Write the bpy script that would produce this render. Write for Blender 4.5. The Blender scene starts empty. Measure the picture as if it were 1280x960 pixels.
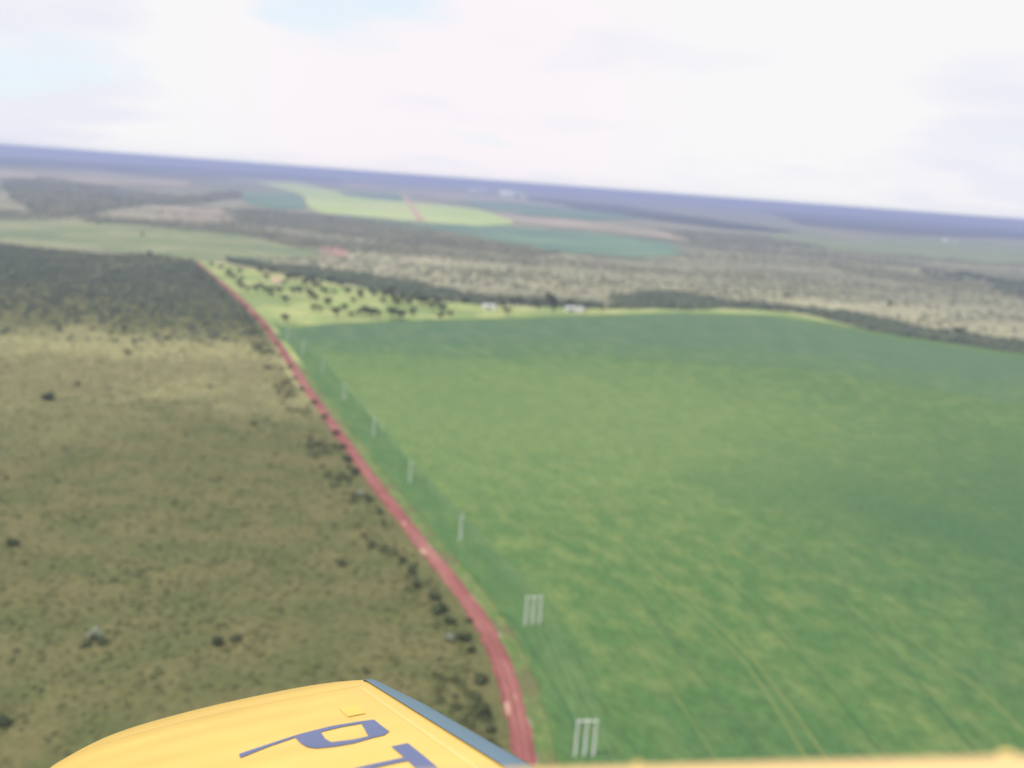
import bpy, math, random
import numpy as np
from mathutils import Vector, Matrix
from mathutils.geometry import tessellate_polygon
random.seed(7); rng = np.random.default_rng(7)
S = bpy.context.scene
COL = S.collection

# ------------------------------------------------------------------ camera
ALT = 160.0                                  # metres above the farmland
FPX, CX, CY = 1256.0, 640.0, 480.0           # lens of the photograph in its own pixels
ROLL = math.atan(94/1280); PITCH = math.radians(11.315)
FW = Vector((0, math.cos(PITCH), -math.sin(PITCH)))
R0 = Vector((1, 0, 0)); U0 = Vector((0, math.sin(PITCH), math.cos(PITCH)))
RT = R0*math.cos(ROLL) + U0*math.sin(ROLL); UP = U0*math.cos(ROLL) - R0*math.sin(ROLL)
EYE = Vector((0, 0, ALT))
cd = bpy.data.cameras.new('camera'); cam = bpy.data.objects.new('camera', cd); COL.objects.link(cam)
cam.matrix_world = Matrix(((RT.x, UP.x, -FW.x, 0), (RT.y, UP.y, -FW.y, 0), (RT.z, UP.z, -FW.z, ALT), (0, 0, 0, 1)))
cd.sensor_width = 36; cd.lens = 36*FPX/1280
cd.clip_start = 0.05; cd.clip_end = 300000
cd.dof.use_dof = True; cd.dof.focus_distance = 4.6; cd.dof.aperture_fstop = 1.15
S.camera = cam

# ------------------------------------------------------------------ light and exposure
SUN_EL, SUN_AZ = math.radians(62), math.radians(-118)     # azimuth measured from +Y towards +X
W = bpy.data.worlds.new('World'); S.world = W; W.use_nodes = True
nt = W.node_tree; nt.nodes.clear()
def wn(t, **k):
    n = nt.nodes.new(t)
    for a, b in k.items(): setattr(n, a, b)
    return n
sky = wn('ShaderNodeTexSky', sky_type='NISHITA'); sky.sun_disc = False
sky.sun_elevation = SUN_EL; sky.sun_rotation = SUN_AZ; sky.altitude = 900; sky.dust_density = 2.0
bg = wn('ShaderNodeBackground'); bg.inputs['Strength'].default_value = 0.12
out = wn('ShaderNodeOutputWorld')
tc = wn('ShaderNodeTexCoord'); sep = wn('ShaderNodeSeparateXYZ')
nt.links.new(tc.outputs['Generated'], sep.inputs[0])
def m(op, a, b=None):
    n = wn('ShaderNodeMath', operation=op)
    for i, v in enumerate((a, b)):
        if v is None: continue
        if isinstance(v, (int, float)): n.inputs[i].default_value = v
        else: nt.links.new(v, n.inputs[i])
    return n.outputs[0]
zz = m('ADD', m('MAXIMUM', sep.outputs[2], 0.0), 0.16)
cb = wn('ShaderNodeCombineXYZ')
nt.links.new(m('DIVIDE', sep.outputs[0], zz), cb.inputs[0]); nt.links.new(m('DIVIDE', sep.outputs[1], zz), cb.inputs[1])
def noise_w(scale, det, off):
    mp = wn('ShaderNodeMapping'); mp.inputs['Location'].default_value = off
    nt.links.new(cb.outputs[0], mp.inputs[0])
    n = wn('ShaderNodeTexNoise'); n.inputs['Scale'].default_value = scale; n.inputs['Detail'].default_value = det
    nt.links.new(mp.outputs[0], n.inputs['Vector']); return n.outputs['Fac']
def ramp_w(v, a, b):
    r = wn('ShaderNodeMapRange'); r.inputs[1].default_value = a; r.inputs[2].default_value = b
    r.interpolation_type = 'SMOOTHSTEP'; nt.links.new(v, r.inputs[0]); return r.outputs[0]
def mix_w(f, a, b):
    n = wn('ShaderNodeMix', data_type='RGBA')
    nt.links.new(f, n.inputs[0])
    for i, v in ((6, a), (7, b)):
        if isinstance(v, tuple): n.inputs[i].default_value = (*v, 1)
        else: nt.links.new(v, n.inputs[i])
    return n.outputs[2]
# thin bright cloud with grey-lilac undersides; the blue sky shows only in small gaps
def toward(px_, py_, size):                  # nearness of a view direction to one part of the sky
    d = (FW + RT*((px_-CX)/FPX) - UP*((py_-CY)/FPX)).normalized()
    n = wn('ShaderNodeVectorMath', operation='DOT_PRODUCT'); n.inputs[1].default_value = d
    nt.links.new(tc.outputs['Generated'], n.inputs[0])
    return ramp_w(n.outputs['Value'], math.cos(math.radians(size)), 1.0)
def plus(*a):
    o = a[0]
    for b in a[1:]: o = m('ADD', o, b)
    return o
lilac = plus(noise_w(0.85, 6, (3.1, 7.4, 0)), m('MULTIPLY', toward(1260, 180, 7), .17), m('MULTIPLY', toward(60, 85, 7), .17), m('MULTIPLY', toward(40, 160, 5), .10))
cloud = mix_w(ramp_w(plus(lilac, m('MULTIPLY', noise_w(2.2, 8, (5.0, 1.4, 0)), .30)), 0.66, 0.92), mix_w(toward(560, 130, 15), (7.15, 7.1, 7.15), (7.3, 6.9, 7.15)), (6.4, 6.42, 7.05))
cover = ramp_w(m('SUBTRACT', m('ADD', noise_w(0.9, 5, (1.7, 2.2, 0)), .08), plus(m('MULTIPLY', toward(440, 0, 8), .22), m('MULTIPLY', toward(20, 20, 8), .14))), 0.28, 0.46)
hz = wn('ShaderNodeMix', data_type='RGBA')
nt.links.new(mix_w(cover, (5.9, 7.1, 8.1), cloud), bg.inputs['Color'])
nt.links.new(bg.outputs[0], out.inputs[0])
nt.nodes.remove(hz)
# open sky between the clouds keeps the Nishita colour
gap = wn('ShaderNodeMix', data_type='RGBA', blend_type='MIX'); gap.inputs[0].default_value = 0.85
nt.links.new(sky.outputs[0], gap.inputs[6]); gap.inputs[7].default_value = (6.5, 7.15, 7.7, 1)
nt.links.new(mix_w(cover, gap.outputs[2], cloud), bg.inputs['Color'])

sl = bpy.data.lights.new('sun', 'SUN'); sl.energy = 3.1; sl.angle = math.radians(1.5); sl.color = (1, .955, .88)
so = bpy.data.objects.new('sun', sl); COL.objects.link(so)
sd = Vector((math.sin(SUN_AZ)*math.cos(SUN_EL), math.cos(SUN_AZ)*math.cos(SUN_EL), math.sin(SUN_EL)))
so.rotation_euler = sd.to_track_quat('Z', 'Y').to_euler()
S.view_settings.view_transform = 'Standard'; S.view_settings.look = 'None'
S.view_settings.exposure = 0.15; S.view_settings.gamma = 1
S.render.engine = 'CYCLES'; S.cycles.use_denoising = True
S.cycles.max_bounces = 6; S.cycles.volume_bounces = 0

# ------------------------------------------------------------------ helpers
def tag(o, label=None, cat=None, group=None, kind=None):
    if label: o['label'] = label
    if cat: o['category'] = cat
    if group: o['group'] = group
    if kind: o['kind'] = kind
    return o
def link(name, me, mat=None, parent=None):
    o = bpy.data.objects.new(name, me); COL.objects.link(o)
    if mat and me and not me.materials: me.materials.append(mat)
    if parent: o.parent = parent
    return o
def mesh(name, v, f, smooth=False):
    me = bpy.data.meshes.new(name); me.from_pydata([tuple(p) for p in v], [], f); me.update()
    if smooth: me.polygons.foreach_set('use_smooth', [True]*len(me.polygons))
    return me
def empty(name, loc, label, cat, group=None):
    o = bpy.data.objects.new(name, None); COL.objects.link(o); o.location = loc; o.empty_display_size = .5
    return tag(o, label, cat, group)
def dup(root, loc, rz, sc, label, group=None):
    r = root.copy(); COL.objects.link(r); r.location = loc; r.rotation_euler = (0, 0, rz); r.scale = sc
    r['label'] = label
    if group: r['group'] = group
    for ch in list(root.children):
        c = ch.copy(); COL.objects.link(c); c.parent = r
        for g2 in ch.children:
            d = g2.copy(); COL.objects.link(d); d.parent = c
    return r
def ray(x, y): return FW + RT*((x-CX)/FPX) - UP*((y-CY)/FPX)
def at(x, y, z=0.0):
    d = ray(x, y)
    if d.z > -0.0012: d.z = -0.0012
    return EYE + d*((z-ALT)/d.z)
def along(pts, t):                            # point on a polyline at parameter t in 0..1
    L = [0]
    for a, b in zip(pts, pts[1:]): L.append(L[-1]+math.dist(a, b))
    s = t*L[-1]
    for i in range(len(pts)-1):
        if s <= L[i+1]:
            k = (s-L[i])/(L[i+1]-L[i]); return [pa+(pb-pa)*k for pa, pb in zip(pts[i], pts[i+1])]
    return list(pts[-1])
def smooth_line(pts, n):
    """Catmull-Rom through pts, n points per piece"""
    P = [Vector(p) for p in pts]; P = [P[0]*2-P[1]] + P + [P[-1]*2-P[-2]]; o = []
    for i in range(1, len(P)-2):
        for k in range(n):
            t = k/n; a, b, c, d = P[i-1], P[i], P[i+1], P[i+2]
            o.append(.5*((2*b)+(c-a)*t+(2*a-5*b+4*c-d)*t*t+(3*b-a-3*c+d)*t**3))
    o.append(P[-2]); return o
def inside(px, py, poly):
    """numpy point in polygon"""
    r = np.zeros(len(px), bool); n = len(poly)
    for i in range(n):
        x0, y0 = poly[i][:2]; x1, y1 = poly[(i+1) % n][:2]
        if y0 == y1: continue
        c = ((y0 > py) != (y1 > py)) & (px < (x1-x0)*(py-y0)/(y1-y0)+x0); r ^= c
    return r

# ------------------------------------------------------------------ materials
def land_mat(name, c0, c1, s1, c2=None, s2=0, r1=(.4, .6), r2=(.45, .6), stretch=(1, 1, 1), rot=0, bump=0.0, bscale=1.0, fine=None, rough=.95, zones=()):
    """ground cover: two colours mottled at s1 metres, a third in larger patches of s2 metres, fine grain on top"""
    M = bpy.data.materials.new(name); M.use_nodes = True; t = M.node_tree; N = t.nodes; L = t.links
    b = N['Principled BSDF']; b.inputs['Roughness'].default_value = rough; b.inputs['Specular IOR Level'].default_value = .15
    g = N.new('ShaderNodeNewGeometry'); mp = N.new('ShaderNodeMapping'); mp.inputs['Rotation'].default_value = (0, 0, rot)
    mp.vector_type = 'TEXTURE'; mp.inputs['Scale'].default_value = stretch
    L.new(g.outputs['Position'], mp.inputs[0])
    def nz(size, det=4, ro=.55):
        n = N.new('ShaderNodeTexNoise'); n.inputs['Scale'].default_value = 1/size; n.inputs['Detail'].default_value = det
        n.inputs['Roughness'].default_value = ro; L.new(mp.outputs[0], n.inputs['Vector']); return n.outputs['Fac']
    def rp(v, a, bb):
        r = N.new('ShaderNodeMapRange'); r.inputs[1].default_value = a; r.inputs[2].default_value = bb; r.interpolation_type = 'SMOOTHSTEP'
        L.new(v, r.inputs[0]); return r.outputs[0]
    def mx(f, a, bb):
        n = N.new('ShaderNodeMix'); n.data_type = 'RGBA'; L.new(f, n.inputs[0])
        for i, v in ((6, a), (7, bb)):
            if isinstance(v, tuple): n.inputs[i].default_value = (*v, 1)
            else: L.new(v, n.inputs[i])
        return n.outputs[2]
    col = mx(rp(nz(s1), *r1), c0, c1)
    if c2: col = mx(rp(nz(s2, 5), *r2), col, c2)
    for zx, zy, rx, ry, zrot, zc, amt in zones:      # larger patches tinted towards another colour, with ragged edges
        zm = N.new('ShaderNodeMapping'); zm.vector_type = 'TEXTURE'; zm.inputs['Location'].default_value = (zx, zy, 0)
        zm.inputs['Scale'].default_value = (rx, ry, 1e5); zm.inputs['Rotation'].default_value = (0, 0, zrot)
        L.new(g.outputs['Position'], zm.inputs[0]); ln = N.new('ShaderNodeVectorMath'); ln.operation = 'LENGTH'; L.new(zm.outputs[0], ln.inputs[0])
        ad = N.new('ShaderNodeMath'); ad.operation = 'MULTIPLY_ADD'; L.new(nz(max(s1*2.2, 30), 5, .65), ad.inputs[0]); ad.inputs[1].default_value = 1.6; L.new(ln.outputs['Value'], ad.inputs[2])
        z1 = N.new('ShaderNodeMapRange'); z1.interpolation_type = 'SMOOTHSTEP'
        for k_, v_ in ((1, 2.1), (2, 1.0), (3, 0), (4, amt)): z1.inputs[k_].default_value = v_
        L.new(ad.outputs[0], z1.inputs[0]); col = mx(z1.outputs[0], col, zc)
    if fine:
        h = mx(rp(nz(fine[0], 3, .7), .3, .7), (1-fine[1],)*3, (1+fine[1],)*3)
        n = N.new('ShaderNodeMix'); n.data_type = 'RGBA'; n.blend_type = 'MULTIPLY'; n.inputs[0].default_value = 1
        L.new(col, n.inputs[6]); L.new(h, n.inputs[7]); col = n.outputs[2]
    L.new(col, b.inputs['Base Color'])
    if bump:
        bp = N.new('ShaderNodeBump'); bp.inputs['Strength'].default_value = bump; bp.inputs['Distance'].default_value = bscale
        L.new(nz(bscale*1.6, 3, .7), bp.inputs['Height']); L.new(bp.outputs[0], b.inputs['Normal'])
    return M
def leaf_mat(name, ca, cb_, size=1.2):
    M = land_mat(name, ca, cb_, size, r1=(.35, .65), rough=.7)
    t = M.node_tree; N = t.nodes; L = t.links; b = N['Principled BSDF']
    src = b.inputs['Base Color'].links[0].from_socket
    oi = N.new('ShaderNodeObjectInfo'); mr = N.new('ShaderNodeMapRange'); mr.inputs[3].default_value = .75; mr.inputs[4].default_value = 1.25
    L.new(oi.outputs['Random'], mr.inputs[0]); mu = N.new('ShaderNodeVectorMath'); mu.operation = 'SCALE'
    L.new(src, mu.inputs[0]); L.new(mr.outputs[0], mu.inputs['Scale']); L.new(mu.outputs[0], b.inputs['Base Color'])
    tr = N.new('ShaderNodeBsdfTranslucent'); ms = N.new('ShaderNodeMixShader'); ms.inputs[0].default_value = .38     # light comes through the leaves
    L.new(mu.outputs[0], tr.inputs['Color']); L.new(b.outputs[0], ms.inputs[1]); L.new(tr.outputs[0], ms.inputs[2])
    L.new(ms.outputs[0], N['Material Output'].inputs['Surface'])
    return M
def plain(name, c, rough=.6, spec=.4, var=.12, size=.8, coat=0):
    M = land_mat(name, tuple(k*(1-var) for k in c), tuple(k*(1+var) for k in c), size, r1=(.3, .7), rough=rough)
    b = M.node_tree.nodes['Principled BSDF']; b.inputs['Specular IOR Level'].default_value = spec
    b.inputs['Coat Weight'].default_value = coat; b.inputs['Coat Roughness'].default_value = .15
    return M

ROW = math.radians(18)      # direction of the crop rows, along the road
M_ground = land_mat('savanna_ground', (.18, .18, .12), (.27, .26, .17), 190, (.10, .115, .08), 520, r1=(.36,.66), r2=(.5, .66), stretch=(2.4, 1, 1), rot=-.25, fine=(26, .2), zones=((150, 1750, 900, 330, -.1, (.33, .315, .20), .7), (560, 1500, 600, 170, -.45, (.33, .315, .19), .65)))
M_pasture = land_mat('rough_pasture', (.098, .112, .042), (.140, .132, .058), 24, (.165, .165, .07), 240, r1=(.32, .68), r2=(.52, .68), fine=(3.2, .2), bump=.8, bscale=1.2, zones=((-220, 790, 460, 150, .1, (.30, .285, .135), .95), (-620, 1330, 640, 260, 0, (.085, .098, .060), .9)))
M_pale = land_mat('pale_pasture', (.17, .21, .095), (.24, .25, .14), 120, (.15, .19, .10), 220, fine=(18, .12))
M_farm = land_mat('farm_grass', (.24, .31, .105), (.34, .36, .145), 38, (.19, .25, .09), 90, fine=(5, .18))
M_verge = land_mat('verge_grass', (.10, .16, .05), (.15, .19, .07), 9, (.125, .13, .06), 22, r2=(.5, .62), fine=(1.5, .2))
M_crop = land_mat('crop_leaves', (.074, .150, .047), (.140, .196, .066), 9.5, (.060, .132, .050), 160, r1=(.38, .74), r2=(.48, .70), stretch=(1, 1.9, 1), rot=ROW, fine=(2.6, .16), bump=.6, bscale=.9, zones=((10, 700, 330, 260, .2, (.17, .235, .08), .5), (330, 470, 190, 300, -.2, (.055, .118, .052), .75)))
M_crop_edge = land_mat('crop_headland', (.072, .144, .050), (.096, .166, .058), 9, r1=(.4, .65), stretch=(1, 3, 1), rot=ROW, fine=(2.2, .14), bump=.5, bscale=.8)
M_road = land_mat('red_laterite', (.20, .070, .066), (.26, .095, .088), 7, (.34, .18, .155), 30, r2=(.60, .74), stretch=(1, 3, 1), rot=ROW, fine=(1.1, .12))
M_sand = plain('pale_sand', (.46, .30, .23), .95, .1, .1, 2)
M_red = plain('bare_red_soil', (.36, .22, .19), .95, .1, .1, 30)
M_lime = land_mat('lime_green_field', (.30, .42, .13), (.40, .47, .18), 400, (.42, .44, .22), 900, fine=(60, .08))
M_teal = land_mat('blue_green_crop', (.12, .20, .13), (.15, .235, .15), 300, (.10, .17, .12), 700, fine=(60, .1))
M_tan = land_mat('dry_soil_field', (.30, .25, .19), (.36, .30, .23), 300, (.26, .24, .17), 800, fine=(60, .1))
M_woodfloor = land_mat('wood_floor', (.12, .125, .095), (.16, .16, .12), 90, (.095, .11, .08), 260, fine=(12, .2))
M_canopy = land_mat('wood_canopy', (.080, .100, .062), (.12, .14, .085), 18, (.085, .105, .07), 60, fine=(5, .25))
M_scrub = land_mat('scrub_leaves', (.18, .185, .125), (.24, .23, .15), 9, (.15, .165, .11), 60, fine=(3, .2))
M_tuft = land_mat('grass_tuft', (.095, .112, .042), (.140, .134, .058), 11, (.085, .105, .04), 50, fine=(2, .15), zones=((-220, 790, 460, 150, .1, (.27, .26, .12), .9),))
M_farcanopy = land_mat('distant_canopy', (.045, .06, .055), (.065, .08, .07), 250, fine=(70, .25))
M_scrub2 = land_mat('low_scrub_leaves', (.088, .102, .046), (.115, .12, .055), 9, (.08, .098, .048), 60, fine=(3, .2))
M_palegrass = land_mat('yellowed_grass', (.25, .245, .11), (.31, .285, .14), 15)
M_leaf = leaf_mat('dark_leaves', (.088, .115, .060), (.135, .165, .085))
M_leaf2 = leaf_mat('olive_leaves', (.10, .12, .06), (.15, .165, .085))
M_leafpale = leaf_mat('silver_leaves', (.34, .40, .28), (.52, .56, .44), .8)
M_bark = plain('bark', (.13, .10, .075), .9, .1, .2, .5)
M_conc = plain('concrete', (.72, .73, .71), .8, .2, .08, 1)
M_porc = plain('porcelain', (.30, .20, .15), .3, .5)
M_wire = plain('aluminium_wire', (.5, .5, .5), .4, .5)
M_white = plain('whitewash', (.78, .76, .74), .7, .3, .05, 3)
M_roof = plain('grey_sheet_roof', (.52, .52, .52), .5, .4, .08, 2)
M_tile = plain('clay_tile_roof', (.55, .33, .27), .8, .2, .12, 1.5)
M_dark = plain('dark_opening', (.03, .03, .035), .5, .4)

# ------------------------------------------------------------------ ground
def fan_disk(r, z):
    v = [(0, 0, z)]; f = []
    for i in range(96):
        a = math.tau*i/96; v.append((r*math.cos(a), r*math.sin(a), z)); f.append((0, i+1, (i+1) % 96+1))
    return v, f
v, f = fan_disk(75000, 0)
tag(link('ground', mesh('ground', v, f), M_ground), kind='structure')

def jitter(pts, step, amp, seed, closed=True):
    """subdivide a world outline and roughen it"""
    r = random.Random(seed); o = []; n = len(pts)
    for i in range(n if closed else n-1):
        a, b = Vector(pts[i]), Vector(pts[(i+1) % n]); L = (b-a).length; k = max(1, min(60, int(L/step)))
        for j in range(k):
            p = a.lerp(b, j/k)
            if j: p = p + Vector((r.gauss(0, amp), r.gauss(0, amp), 0))
            o.append(p)
    return o
def slab(name, pix, z, mat, kind='structure', step=40, amp=4, seed=1, world=False, base=-.5):
    """one raised sheet of land with a skirt down into the ground"""
    w = [Vector(p) for p in pix] if world else [at(x, y, z) for x, y in pix]
    w = jitter(w, step, amp, seed)
    for p in w: p.z = z
    n = len(w); tri = tessellate_polygon([w])
    area = sum(w[i].x*w[(i+1) % n].y-w[(i+1) % n].x*w[i].y for i in range(n))
    fs = []
    for t in tri:
        a, b, c = (w[i] for i in t); cr = (b-a).cross(c-a)
        fs.append(tuple(t) if cr.z > 0 else tuple(reversed(t)))
    vv = w + [Vector((p.x, p.y, base)) for p in w]
    for i in range(n):
        j = (i+1) % n; q = (i, i+n, j+n, j) if area > 0 else (i, j, j+n, i+n); fs.append(q)
    o = link(name, mesh(name, vv, fs), mat); tag(o, kind=kind); return o

# road centre line (pixels of the photograph, put on the ground) and its far and near ends
road_px = [(665, 1060), (661, 1000), (655, 950), (648, 905), (634, 850), (614, 800), (590, 760), (560, 720), (528, 682), (500, 645), (470, 606), (440, 565),
           (408, 520), (380, 480), (354, 440), (330, 405), (310, 384), (290, 365), (266, 345), (245, 327)]
road_w = [at(x, y) for x, y in road_px]
road_line = smooth_line(road_w, 8)
def strip(name, line, width, z, mat, kind='structure', jit=0.0, seed=3, thick=.3, parent=None):
    r = random.Random(seed); vv = []; fs = []; n = len(line)
    for i, p in enumerate(line):
        d = (line[min(i+1, n-1)]-line[max(i-1, 0)]); d.z = 0; d.normalize(); s = Vector((d.y, -d.x, 0))
        w0 = width/2+r.gauss(0, jit); w1 = width/2+r.gauss(0, jit)
        a = p-s*w0; b = p+s*w1
        for q, zz_ in ((a, z-thick), (a, z), (b, z), (b, z-thick)): vv.append((q.x, q.y, zz_))
        if i:
            k = 4*i
            for j in range(3): fs.append((k-4+j, k-3+j, k+1+j, k+j)[::-1])
    o = link(name, mesh(name, vv, fs), mat, parent); tag(o, kind=kind); return o
def offset(line, off):
    o = []; n = len(line)
    for i, p in enumerate(line):
        d = line[min(i+1, n-1)]-line[max(i-1, 0)]; d.z = 0; d.normalize(); o.append(p+Vector((d.y, -d.x, 0))*off)
    return o

# rough pasture to the left of the road
near = [at(-60, 1250), at(655, 1250)]
pas = [at(-900, 285), at(-300, 298), at(0, 304), at(60, 311), at(120, 317), at(200, 317), at(240, 324)] + road_line[::-1][::4] + [Vector((25, 120, 0)), Vector((-900, -50, 0)), Vector((-2400, 900, 0))]
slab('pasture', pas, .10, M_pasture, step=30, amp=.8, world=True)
slab('pale_field', [(-700, 268), (0, 273), (100, 276), (200, 284), (300, 293), (400, 314), (398, 322), (320, 326), (240, 325), (180, 317), (60, 309), (0, 302), (-700, 290)], .5, M_pale, step=60, amp=6, seed=4)
# farm grass in the middle, behind the crop
edge_far = [(420, 404), (520, 401), (620, 398), (740, 394), (860, 391), (960, 394), (1040, 404), (1078, 412)]
fg = [at(x, y) for x, y in [(246, 326), (300, 330), (390, 348), (480, 365), (560, 378), (640, 383), (760, 386), (900, 385), (985, 390), (1045, 400), (1082, 412), (1040, 420), (700, 420), (420, 430), (395, 470)]] + \
     [p for p in offset(road_line, 4)[::-1] if 830 < p.y < 1600][::-1]
slab('farm_meadow', fg, .25, M_farm, step=50, amp=3, world=True, seed=5)
# verge, crop headland and the crop itself
rl = [p for p in road_line if p.y < 1040]
strip('road_verge', offset(rl, 6.8), 6.5, .16, M_verge, jit=.5)
cropL = offset(rl, 9.5)
crop = cropL[::3] + [at(352+8, 411)] + [at(x, y) for x, y in edge_far+[(1130, 421), (1200, 431), (1280, 443), (1420, 462), (1700, 500)]] + [Vector((1400, 700, 0)), Vector((900, 60, 0)), Vector((60, 60, 0))]
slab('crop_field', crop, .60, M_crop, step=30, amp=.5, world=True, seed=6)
strip('crop_headland', offset([p for p in rl if p.y < 1000], 20), 20, .64, M_crop_edge, jit=.8, thick=.1)
far1 = [(430, 404), (520, 402), (620, 400), (740, 396), (860, 393), (960, 397), (1040, 408), (1078, 416), (1130, 425), (1200, 435), (1280, 447), (1500, 482)]
M_crop_mid = land_mat('crop_between', (.075, .145, .060), (.12, .18, .070), 14, r1=(.4, .75), stretch=(1, 3, 1), rot=ROW, fine=(2.6, .14))
slab('crop_far_side', [(352, 414)]+far1+[(1500, 560), (1280, 505), (1000, 462), (740, 445), (560, 448), (430, 440), (368, 436)], .68, M_crop_mid, step=14, amp=7, seed=61)
M_crop_far = land_mat('crop_far', (.072, .138, .066), (.092, .155, .075), 20, stretch=(1, 3, 1), rot=ROW, fine=(2.6, .12))
slab('crop_far_side', [(356, 416)]+[(a, b+1) for a, b in far1]+[(1500, 530), (1280, 482), (1000, 442), (740, 428), (560, 430), (430, 426), (362, 424)], .76, M_crop_far, step=14, amp=7, seed=62)
strip('dirt_road', road_line, 6.9, .22, M_road, jit=.28)

M_rut = land_mat('packed_wheel_path', (.26, .105, .095), (.32, .15, .13), 14, stretch=(1, 3, 1), rot=ROW)
for o_ in (-1.25, 1.0): strip('road_wheel_path', offset(road_line[:110], o_), .8, .235, M_rut, jit=.12, thick=.05, seed=int(o_*9))
# pale sandy spots washed onto the road and its shoulder
for (x, y, w_, l_) in [(634, 886, 1.5, 9), (644, 872, .6, 5), (529, 690, 2.4, 8), (505, 655, 1.5, 6), (313, 388, 2, 18), (382, 484, 2, 9)]:
    c = at(x, y); i = min(range(len(road_line)), key=lambda k: (road_line[k]-c).length)
    d = (road_line[min(i+1, len(road_line)-1)]-road_line[max(i-1, 0)]).normalized()
    s = Vector((d.y, -d.x, 0)); pts = []
    for k in range(14):
        a = math.tau*k/14; pts.append(c+d*math.cos(a)*l_/2*random.uniform(.8, 1.15)+s*math.sin(a)*w_/2*random.uniform(.7, 1.2))
    slab('sand_patch', pts, .30, M_sand, world=True, step=999)

# wheel tracks pressed through the crop
M_trackdark = plain('dark_wheel_rut', (.045, .10, .05), .95, .1, .1, 3)  # track strips in a darker green than the crop
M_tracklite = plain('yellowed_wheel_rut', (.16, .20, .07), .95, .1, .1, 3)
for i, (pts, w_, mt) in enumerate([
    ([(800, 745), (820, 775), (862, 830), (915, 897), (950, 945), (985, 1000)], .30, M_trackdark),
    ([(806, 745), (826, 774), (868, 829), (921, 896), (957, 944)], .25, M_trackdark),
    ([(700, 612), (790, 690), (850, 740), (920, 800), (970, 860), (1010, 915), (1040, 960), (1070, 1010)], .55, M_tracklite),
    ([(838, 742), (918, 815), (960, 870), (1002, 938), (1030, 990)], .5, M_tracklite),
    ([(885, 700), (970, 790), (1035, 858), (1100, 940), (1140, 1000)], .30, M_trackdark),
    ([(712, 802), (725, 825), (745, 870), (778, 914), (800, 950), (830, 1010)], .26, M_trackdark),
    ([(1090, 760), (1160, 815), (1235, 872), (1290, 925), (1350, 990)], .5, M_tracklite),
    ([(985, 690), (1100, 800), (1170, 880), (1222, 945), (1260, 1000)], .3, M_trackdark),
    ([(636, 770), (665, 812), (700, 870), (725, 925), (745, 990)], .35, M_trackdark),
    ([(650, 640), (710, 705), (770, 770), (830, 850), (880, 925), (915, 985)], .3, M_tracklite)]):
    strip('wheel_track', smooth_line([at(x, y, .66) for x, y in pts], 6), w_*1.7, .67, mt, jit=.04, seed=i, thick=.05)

# ---------------------------- far fields
slab('distant_field', [(318, 227), (375, 228), (410, 237), (500, 242), (512, 252), (600, 262), (645, 271), (640, 280), (600, 282), (530, 277), (400, 265), (386, 258), (376, 243), (340, 233)], 2, M_lime, step=300, amp=12, seed=11)
slab('distant_field', [(415, 238), (500, 243), (508, 252), (470, 249), (430, 244)], 3, M_teal, step=300, amp=12, seed=12)
slab('distant_field', [(300, 240), (374, 243), (383, 260), (350, 262), (310, 254)], 2, M_teal, step=300, amp=12, seed=13)
slab('distant_field', [(400, 267), (530, 279), (640, 283), (740, 291), (840, 304), (855, 317), (800, 322), (700, 314), (570, 300), (530, 290), (470, 281)], 1.5, M_teal, step=200, amp=12, seed=14)
slab('distant_field', [(575, 249), (660, 254), (760, 266), (800, 273), (740, 275), (660, 268), (590, 258)], 3, M_teal, step=300, amp=12, seed=15)
slab('distant_field', [(430, 228), (520, 236), (640, 245), (720, 256), (700, 262), (570, 250), (500, 240), (430, 234)], 2.6, M_tan, step=300, amp=12, seed=16)
slab('distant_field', [(600, 262), (660, 270), (760, 278), (900, 296), (880, 303), (760, 287), (650, 279)], 2.2, M_tan, step=300, amp=12, seed=17)
slab('distant_field', [(1040, 306), (1110, 300), (1180, 298), (1330, 312), (1330, 326), (1240, 330), (1150, 319), (1080, 316)], 2, M_pale, step=200, amp=12, seed=18)
slab('distant_field', [(975, 286), (1060, 300), (1110, 318), (1040, 312), (960, 297)], 2.9, M_pale, step=200, amp=12, seed=19)
slab('distant_field', [(120, 271), (180, 256), (282, 262), (290, 276), (230, 280), (150, 275)], 1.5, M_tan, step=150, amp=10, seed=20)
slab('distant_field', [(-300, 200), (0, 213), (240, 226), (230, 234), (0, 226), (-300, 216)], 3, M_tan, step=400, amp=30, seed=21)
slab('distant_field', [(620, 236), (650, 238), (660, 246), (625, 244)], 4, M_lime, step=400, amp=10, seed=22)
slab('bare_soil', [(400, 311), (415, 308), (431, 311), (433, 319), (412, 320)], 1, M_red, step=60, amp=3, seed=23)
strip('distant_road', smooth_line([at(*p, 4) for p in [(504, 241), (511, 252), (519, 264), (526, 275)]], 4), 26, 4.2, M_sand, thick=5)
strip('distant_road', smooth_line([at(*p, 4) for p in [(431, 220), (437, 228)]], 4), 40, 4.2, M_sand, thick=5)
strip('farm_track', smooth_line([at(*p, .6) for p in [(262, 328), (300, 333), (345, 343), (400, 354)]], 4), 5, .62, M_sand, thick=.5)
strip('farm_track', smooth_line([at(*p, .6) for p in [(745, 332), (762, 345), (776, 352)]], 4), 7, .62, M_tan, thick=.5)

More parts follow.
